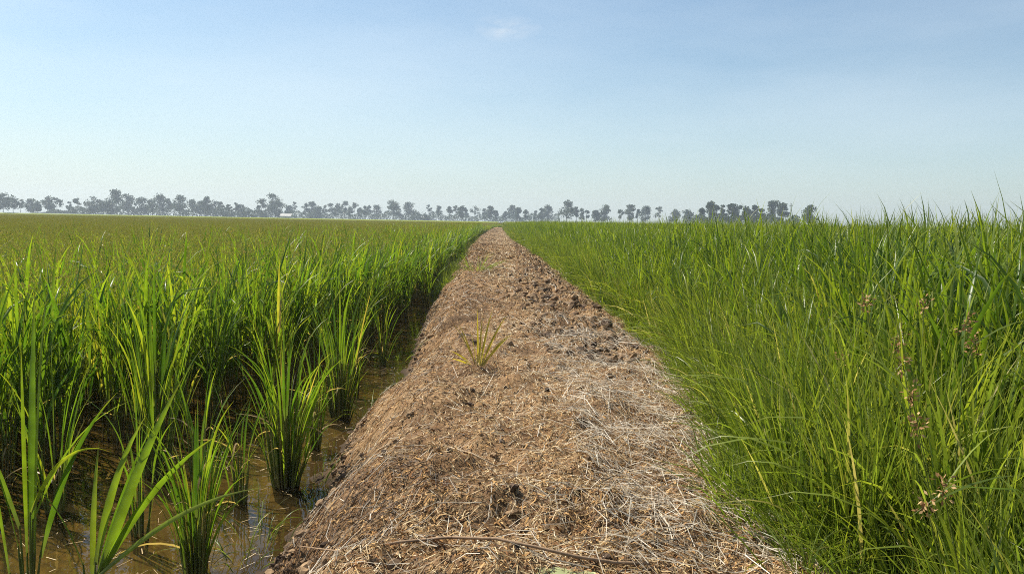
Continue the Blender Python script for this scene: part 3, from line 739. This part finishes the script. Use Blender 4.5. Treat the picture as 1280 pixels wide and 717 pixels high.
o = straws(90000, 1.7, 30, .011, .004, None, ge_, 2, M_CRUMB, lift=.01, tilt=.5, name='husk_litter')
tag(o, 'reddish brown husks and crumbs between the straw', 'chaff', kind='stuff')
o = straws(3500, 1.8, 14, .09, .0018, None, ge_, 3, M_GREY, lift=.03, tilt=.2, curve=.5, rndf=lambda x, y, r: .62 + .2 * r.normal(size=len(x)) + .1 * (x > .3), name='long_straw')
tag(o, 'long bleached straws lying loose on the path', 'straw', kind='stuff')
o = straws(15000, 1.9, 7, .10, .0019, .3, 1.2, 4, M_GREY, lift=.04, tilt=.25, curve=.6, ang=2.2, rndf=lambda x, y, r: .5 + .28 * r.normal(size=len(x)), name='long_straw')
tag(o, 'matted pale straw slipping down the right slope by the grass', 'straw', kind='stuff')

# soil clods
import bmesh
bm = bmesh.new(); bmesh.ops.create_icosphere(bm, subdivisions=2, radius=1); IV = np.array([v.co[:] for v in bm.verts]); IF = np.array([[v.index for v in f.verts] for f in bm.faces]); bm.free()
def clods(n, fx, fy, size, seed, name, label, sink=.2):
    r = np.random.default_rng(seed); x, y = fx(r, n), fy(r, n)
    if callable(x): x = x(y)
    s = np.clip(r.lognormal(math.log(size), .55, n), size * .25, size * 3.)
    jit = 1 + r.normal(0, .13, (n, len(IV), 1)) + .3 * np.sin(IV[None] @ r.normal(0, 2.2, (n, 3, 1)) + r.uniform(0, 6, (n, 1, 1))); sc = s[:, None, None] * (1 + r.normal(0, .2, (n, 1, 3)))
    V = IV[None] * jit * sc; V[:, :, 2] *= .75
    V += np.stack([x, y, dike_h(x, y) + s * sink], -1)[:, None]
    Fc = (IF[None] + (np.arange(n) * len(IV))[:, None, None]).reshape(-1, 3)
    o = link(name, mesh_np(name, V.reshape(-1, 3), Fc, [M_CLOD], rnd=np.repeat(r.random(n), len(IV)), smooth=False))
    return tag(o, label, 'soil', kind='stuff')
clods(2600, lambda r, n: r.normal(.62, .24, n), lambda r, n: 4.8 * (30 / 4.8) ** r.random(n), .014, 1, 'soil_clods', 'dark crumbled soil clods along the right side of the path')
clods(2300, lambda r, n: (lambda y: left_foot(y) + .05 + np.abs(r.normal(0, .05, len(y)))), lambda r, n: 1.8 * (25 / 1.8) ** r.random(n), .007, 2, 'mud_clods', 'wet dark mud lumps at the left foot of the bank')
clods(1300, lambda r, n: r.uniform(-.5, .9, n), lambda r, n: 1.8 * (25 / 1.8) ** r.random(n), .006, 3, 'soil_crumbs', 'small soil crumbs scattered over the path')

# floating debris
r = np.random.default_rng(12); n = 500
y = 2.2 * (7 / 2.2) ** r.random(n); x = left_foot(y) - .02 - np.abs(r.normal(0, .5, n)) ; a = r.uniform(0, math.pi, n); l = r.uniform(.008, .07, n); w = r.uniform(.001, .003, n)
dx, dy = np.cos(a) * l / 2, np.sin(a) * l / 2; sx, sy = -np.sin(a) * w / 2, np.cos(a) * w / 2; z = np.full(n, .003)
V = np.stack([np.stack([x - dx - sx, y - dy - sy, z], -1), np.stack([x - dx + sx, y - dy + sy, z], -1), np.stack([x + dx + sx, y + dy + sy, z], -1), np.stack([x + dx - sx, y + dy - sy, z], -1)], 1)
tag(link('floating_straw', mesh_np('floating_straw', V.reshape(-1, 3), np.arange(4 * n).reshape(n, 4), [M_STRAW], rnd=np.repeat(r.uniform(.2, 1, n), 4))), 'bits of straw floating on the brown water', 'straw', kind='stuff')

# ------------------------------------------------------------------ far tree line
def tree_mesh(H, W, kind, seed):
    rd = random.Random(seed); tk, cr = MB(), MB()
    bare = {'slim': .3, 'sparse': .42, 'round': .2, 'bush': .02, 'tall': .25}[kind]
    lean = rd.uniform(-.06, .06); top = Vector((lean * H, 0, H * (.8 if kind != 'bush' else .5)))
    mid = top * .5 + Vector((rd.uniform(-.02, .02) * H, rd.uniform(-.02, .02) * H, 0))
    tw = .022 * H + .08
    tk.tube([Vector((0, 0, -.3)), mid * .5, mid, top], [tw * 1.3, tw, tw * .75, tw * .3], rd.random(), sides=6)
    nl = {'slim': 12, 'sparse': 10, 'round': 20, 'bush': 16, 'tall': 20}[kind]
    for k in range(nl):
        if kind == 'bush':
            c = Vector((rd.uniform(-.5, .5) * W, rd.uniform(-.4, .4) * W, 0)); c.z = H * rd.uniform(.2, .78) * (1 - (2 * c.x / W) ** 2 * .5); rr = H * rd.uniform(.2, .3)
        else:
            u = rd.random(); z = H * (bare + (1 - bare) * (.12 + .8 * u)); 
            prof = math.sin(math.pi * min(1, .22 + u * .68)) ** .7
            a = rd.uniform(0, 6.28); rr_ = W * .5 * prof * rd.uniform(.25, .85)
            if k == 0: z, rr_ = H * .92, 0
            c = Vector((rr_ * math.cos(a) + lean * z, rr_ * math.sin(a), z)); rr = W * rd.uniform(.16, .28) * (.85 if kind == 'sparse' else 1.2)
            b0 = mid.lerp(top, max(0, min(1, (z / H - .45) * 1.6))) if z > .45 * H else mid * (z / H / .5) * .9
            tk.tube([b0, b0.lerp(c, .6) + Vector((0, 0, .02 * H)), c], [tw * .4, tw * .28, tw * .12], rd.random(), sides=4)
        nf = int({'slim': 46, 'sparse': 30, 'round': 60, 'bush': 60, 'tall': 60}[kind])
        tone_ = rd.random()
        for q in range(nf):
            d = Vector((rd.gauss(0, 1), rd.gauss(0, 1), rd.gauss(0, 1))).normalized() * (rd.random() ** .45) * rr; d.z *= .75
            s = rd.uniform(.2, .48); n_ = Vector((rd.gauss(0, 1), rd.gauss(0, 1), rd.gauss(0, 1))).normalized(); u_ = n_.orthogonal().normalized(); v_ = n_.cross(u_)
            p = c + d; cr.quad((p - u_ * s, p - v_ * s * .7, p + u_ * s, p + v_ * s * .7), min(1, max(0, tone_ * .6 + rd.random() * .4)))
    return tk.mesh('trunk', [M_TRUNK]), cr.mesh('crown', [M_CROWN], smooth=False)

# (x in the photo, top, width, kind, landmark phrase or None)
T = [(3, 241, 15, 'tall', 'tree at the very left end of the far tree line'), (16, 246, 12, 'slim', None), (25, 249, 9, 'sparse', None), (38, 249, 13, 'round', None), (46, 252, 10, 'slim', None),
     (59, 246, 13, 'tall', None), (71, 247, 12, 'sparse', None), (80, 256, 32, 'bush', 'wide low bush among the far left trees'), (87, 252, 7, 'sparse', None), (97, 247, 10, 'sparse', None), (116, 246, 17, 'round', None), (128, 252, 10, 'slim', None),
     (146, 237, 15, 'tall', 'tallest round-topped tree in the left part of the tree line'), (139, 250, 18, 'round', None), (160, 243, 14, 'tall', None), (177, 248, 20, 'round', None), (190, 249, 12, 'slim', None), (198, 244, 17, 'tall', None), (209, 248, 11, 'slim', None),
     (225, 245, 18, 'round', None), (240, 249, 12, 'slim', None), (252, 252, 14, 'round', None), (259, 246, 11, 'tall', None), (267, 251, 13, 'round', None), (276, 251, 8, 'sparse', None), (281, 259, 18, 'bush', None), (286, 255, 8, 'sparse', None), (294, 253, 8, 'sparse', None), (301, 256, 11, 'round', None),
     (316, 259, 28, 'bush', 'broad bush left of the bulky tree by the mast'), (326, 248, 12, 'slim', None), (340, 242, 16, 'tall', 'bulky dark tree beside the thin mast'), (346, 251, 18, 'round', None), (361, 257, 10, 'round', None), (368, 252, 8, 'sparse', None),
     (382, 254, 8, 'slim', None), (390, 252, 10, 'tall', None), (397, 258, 11, 'round', None), (394, 264, 26, 'bush', None), (406, 256, 8, 'sparse', None), (414, 254, 9, 'slim', None), (423, 255, 12, 'tall', None), (430, 251, 9, 'slim', 'slim tree standing highest between the mast and the white shed'), (437, 259, 7, 'slim', None), (444, 253, 12, 'sparse', None),
     (450, 260, 8, 'slim', None), (457, 257, 7, 'slim', None), (462, 256, 7, 'slim', None), (471, 256, 11, 'tall', None), (492, 251, 14, 'tall', 'dense tree with rounded top left of the white shed'), (499, 257, 9, 'slim', None), (511, 253, 14, 'tall', None), (526, 260, 20, 'bush', None), (537, 256, 10, 'sparse', None), (549, 257, 8, 'slim', None),
     (562, 258, 9, 'slim', None), (570, 256, 9, 'sparse', None), (577, 258, 10, 'tall', None), (582, 259, 7, 'slim', None), (594, 257, 12, 'sparse', 'sparse open-crowned tree just left of the end of the path'), (606, 260, 7, 'slim', None), (613, 257, 9, 'tall', None), (620, 263, 7, 'slim', None), (631, 264, 6, 'slim', None), (639, 257, 11, 'tall', 'first broad tree just right of the end of the path'), (648, 259, 9, 'round', None), (658, 262, 9, 'slim', None),
     (669, 263, 6, 'slim', None), (677, 260, 9, 'round', None), (685, 256, 12, 'tall', None), (708, 251, 19, 'round', 'largest rounded tree right of the path, beside a gap of sky'), (721, 258, 9, 'slim', None), (727, 261, 8, 'slim', None), (734, 262, 8, 'sparse', None), (745, 263, 10, 'round', None), (757, 257, 15, 'round', None), (774, 262, 13, 'sparse', None),
     (788, 256, 13, 'round', None), (797, 261, 8, 'sparse', None), (807, 258, 15, 'round', None), (825, 258, 14, 'sparse', None), (843, 262, 13, 'round', None), (860, 262, 13, 'round', None), (877, 260, 10, 'slim', None), (887, 253, 14, 'tall', 'high tree at the left of the dark clump on the right'), (897, 256, 9, 'slim', None), (905, 255, 9, 'slim', None), (915, 254, 14, 'round', None), (923, 257, 10, 'slim', None),
     (932, 258, 10, 'round', None), (943, 256, 12, 'round', None), (954, 261, 10, 'slim', None), (966, 251, 19, 'round', 'dark wide-crowned tree beside the pole on the right'), (980, 254, 13, 'round', None), (1012, 256, 16, 'round', 'lone round tree at the right end of the tree line')]
ORD = ['next', 'second', 'third', 'fourth', 'fifth', 'sixth', 'seventh', 'eighth', 'ninth', 'tenth', 'eleventh', 'twelfth', 'thirteenth', 'fourteenth', 'fifteenth', 'sixteenth', 'seventeenth', 'eighteenth']
KW = {'slim': 'slim upright', 'sparse': 'sparse thin-crowned', 'round': 'full rounded', 'bush': 'low spreading', 'tall': 'tall clumpy'}
mark, cnt = '', 0
for k, (px, py, w, kind, lm) in enumerate(sorted(T, key=lambda t: t[0])):
    D = random.uniform(400, 440) if px < 350 else (random.uniform(440, 490) if px < 700 else (random.uniform(390, 430) if px < 870 else random.uniform(300, 330)))
    d = dir_at(px, py); H = CAM_H + d.z * D; W = w / F_PX * D * 1.08
    root = empty('bush' if kind == 'bush' else 'tree', (d.x * D, d.y * D, 0), 0)
    if lm: mark, cnt = lm, 0; lab = 'hazy ' + lm
    else: cnt += 1; lab = '%s %s, %s to the right of the %s' % (KW[kind], 'bush' if kind == 'bush' else 'tree', ORD[cnt - 1], ' '.join(mark.split()[:9]))
    lw = lab.split()
    tag(root, ' '.join(lw[:16]), 'bush' if kind == 'bush' else 'tree', 'hazy trees of the far tree line')
    tm, cm = tree_mesh(H, W, kind, 900 + k)
    link('trunk', tm, root); link('crown', cm, root)
# undergrowth between the trunks
def undergrowth(x0, x1, D, h, n, seed, label):
    rd = random.Random(seed); b = MB()
    for k in range(n):
        px = rd.uniform(x0, x1); d = dir_at(px, 270); DD = D + rd.uniform(-8, 8); hh = h(px) * (.65 + .5 * (math.sin(px * .21) * .5 + .5))
        p = Vector((d.x * DD, d.y * DD, hh * rd.random() ** .8)); s = rd.uniform(.25, .55)
        n_ = Vector((rd.gauss(0, 1), rd.gauss(0, 1), rd.gauss(0, 1))).normalized(); u_ = n_.orthogonal().normalized(); v_ = n_.cross(u_)
        b.quad((p - u_ * s, p - v_ * s * .7, p + u_ * s, p + v_ * s * .7), rd.random())
    tag(link('undergrowth', b.mesh('undergrowth', [M_CROWN], smooth=False)), label, 'undergrowth', kind='stuff')
undergrowth(40, 370, 432, lambda x: 1.2 + 5.0 * min(1, max(0, (x - 40) / 100)) - 2.2 * max(0, (x - 260) / 110), 9000, 1, 'dense bluish undergrowth beneath the far left trees')
undergrowth(370, 700, 478, lambda x: 5.4, 9000, 2, 'low undergrowth beneath the distant trees around the end of the path')
undergrowth(865, 1000, 325, lambda x: 4.8, 3800, 3, 'undergrowth beneath the dark trees on the right')
# pale embankment at the far left
d0, d1 = dir_at(-160, 270), dir_at(190, 270); D = 395
V = []
for (d, h) in ((d0, 1.35), (d1, .85)):
    for (off, z) in ((0, .3), (3, h), (6, h), (9, 0)): V.append((d.x * (D + off), d.y * (D + off), z))
o = link('bank', mesh_np('bank', np.array(V), [(0, 4, 5, 1), (1, 5, 6, 2), (2, 6, 7, 3)], [flat_mat('bank_grass_far', (.14, .19, .06), scale=.3)]))
tag(o, 'pale grassy embankment before the far left trees', kind='structure')

# small far buildings and poles
def box(b, c, s, rnd=.5):
    x, y, z = c; a, e, h = s[0] / 2, s[1] / 2, s[2]
    v = [(x - a, y - e, z), (x + a, y - e, z), (x + a, y + e, z), (x - a, y + e, z), (x - a, y - e, z + h), (x + a, y - e, z + h), (x + a, y + e, z + h), (x - a, y + e, z + h)]
    o = len(b.v); b.v += v; b.r += [rnd] * 8; b.a += [.5] * 8
    for f in ((0, 1, 5, 4), (1, 2, 6, 5), (2, 3, 7, 6), (3, 0, 4, 7), (4, 5, 6, 7)): b.f.append(tuple(o + i for i in f)); b.m.append(0)
def shed(px, D, s, wallc, roofc, label):
    d = dir_at(px, 270); root = empty('shed', (d.x * D, d.y * D, 0)); tag(root, label, 'shed')
    b = MB(); box(b, (0, 0, -.1), s); link('wall', b.mesh('wall', [flat_mat('shed_wall', wallc, scale=1)], smooth=False), root)
    w, e, h = s[0] / 2 + .3, s[1] / 2 + .3, s[2] - .1; b = MB()
    for sg in (-1, 1): b.quad([(-w, sg * e, h - .1), (w, sg * e, h - .1), (w, 0, h + 1.1), (-w, 0, h + 1.1)], .5)
    for sg in (-1, 1): b.quad([(sg * (w - .3), -e + .3, h), (sg * (w - .3), e - .3, h), (sg * (w - .3), .01, h + 1.0), (sg * (w - .3), -.01, h + 1.0)], .5)
    link('roof', b.mesh('roof', [flat_mat('shed_roof', roofc, scale=1)], smooth=False), root)
    b = MB(); box(b, (.2, -s[1] / 2 - .02, 0), (.9, .08, 1.9)); link('door', b.mesh('door', [flat_mat('shed_door', (.12, .1, .08), scale=1)], smooth=False), root)
shed(530, 450, (2.4, 2.4, 2.6), (.8, .8, .78), (.7, .7, .68), 'tiny white shed in front of the far trees left of the path')
shed(358, 415, (5, 4, 2.), (.36, .34, .3), (.4, .38, .34), 'pale low farm shed under the trees right of the thin mast')
def mast(px, py, D, w, label):
    d = dir_at(px, py); H = CAM_H + d.z * D; b = MB()
    b.tube([Vector((0, 0, -.2)), Vector((0, 0, H * .5)), Vector((0, 0, H))], [w, w * .8, w * .6], .5, sides=6)
    root = empty('pole', (d.x * D, d.y * D, 0)); tag(root, label, 'pole')
    mt = flat_mat('pole_metal', (.25, .24, .22)); link('shaft', b.mesh('shaft', [mt]), root)
    b = MB(); box(b, (0, 0, H * .9), (1.4, .15, .15)); link('crossarm', b.mesh('crossarm', [mt], smooth=False), root)
mast(352.5, 247, 420, .35, 'thin mast rising beside the bulky dark tree at left')
mast(989, 254, 310, .45, 'utility pole between the dark trees and the lone round tree at right')

# ------------------------------------------------------------------ haze: even air over the whole scene
b = MB(); x0, x1, y0, y1, z0, z1 = -640, 640, -50, 650, -1.1, 18.5
me = mesh_np('haze', np.array([(x0, y0, z0), (x1, y0, z0), (x1, y1, z0), (x0, y1, z0), (x0, y0, z1), (x1, y0, z1), (x1, y1, z1), (x0, y1, z1)]),
             [(0, 3, 2, 1), (4, 5, 6, 7), (0, 1, 5, 4), (1, 2, 6, 5), (2, 3, 7, 6), (3, 0, 4, 7)], [])
hz = link('haze', me); tag(hz, 'thin pale haze over the paddies', kind='stuff')
m, N, L = new_mat('haze'); pv = N('ShaderNodeVolumePrincipled'); pv.inputs['Color'].default_value = (.78, .89, 1, 1); pv.inputs['Density'].default_value = .0007
pv.inputs['Anisotropy'].default_value = .3
out = N('ShaderNodeOutputMaterial'); L(pv.outputs[0], out.inputs['Volume']); me.materials.append(m)
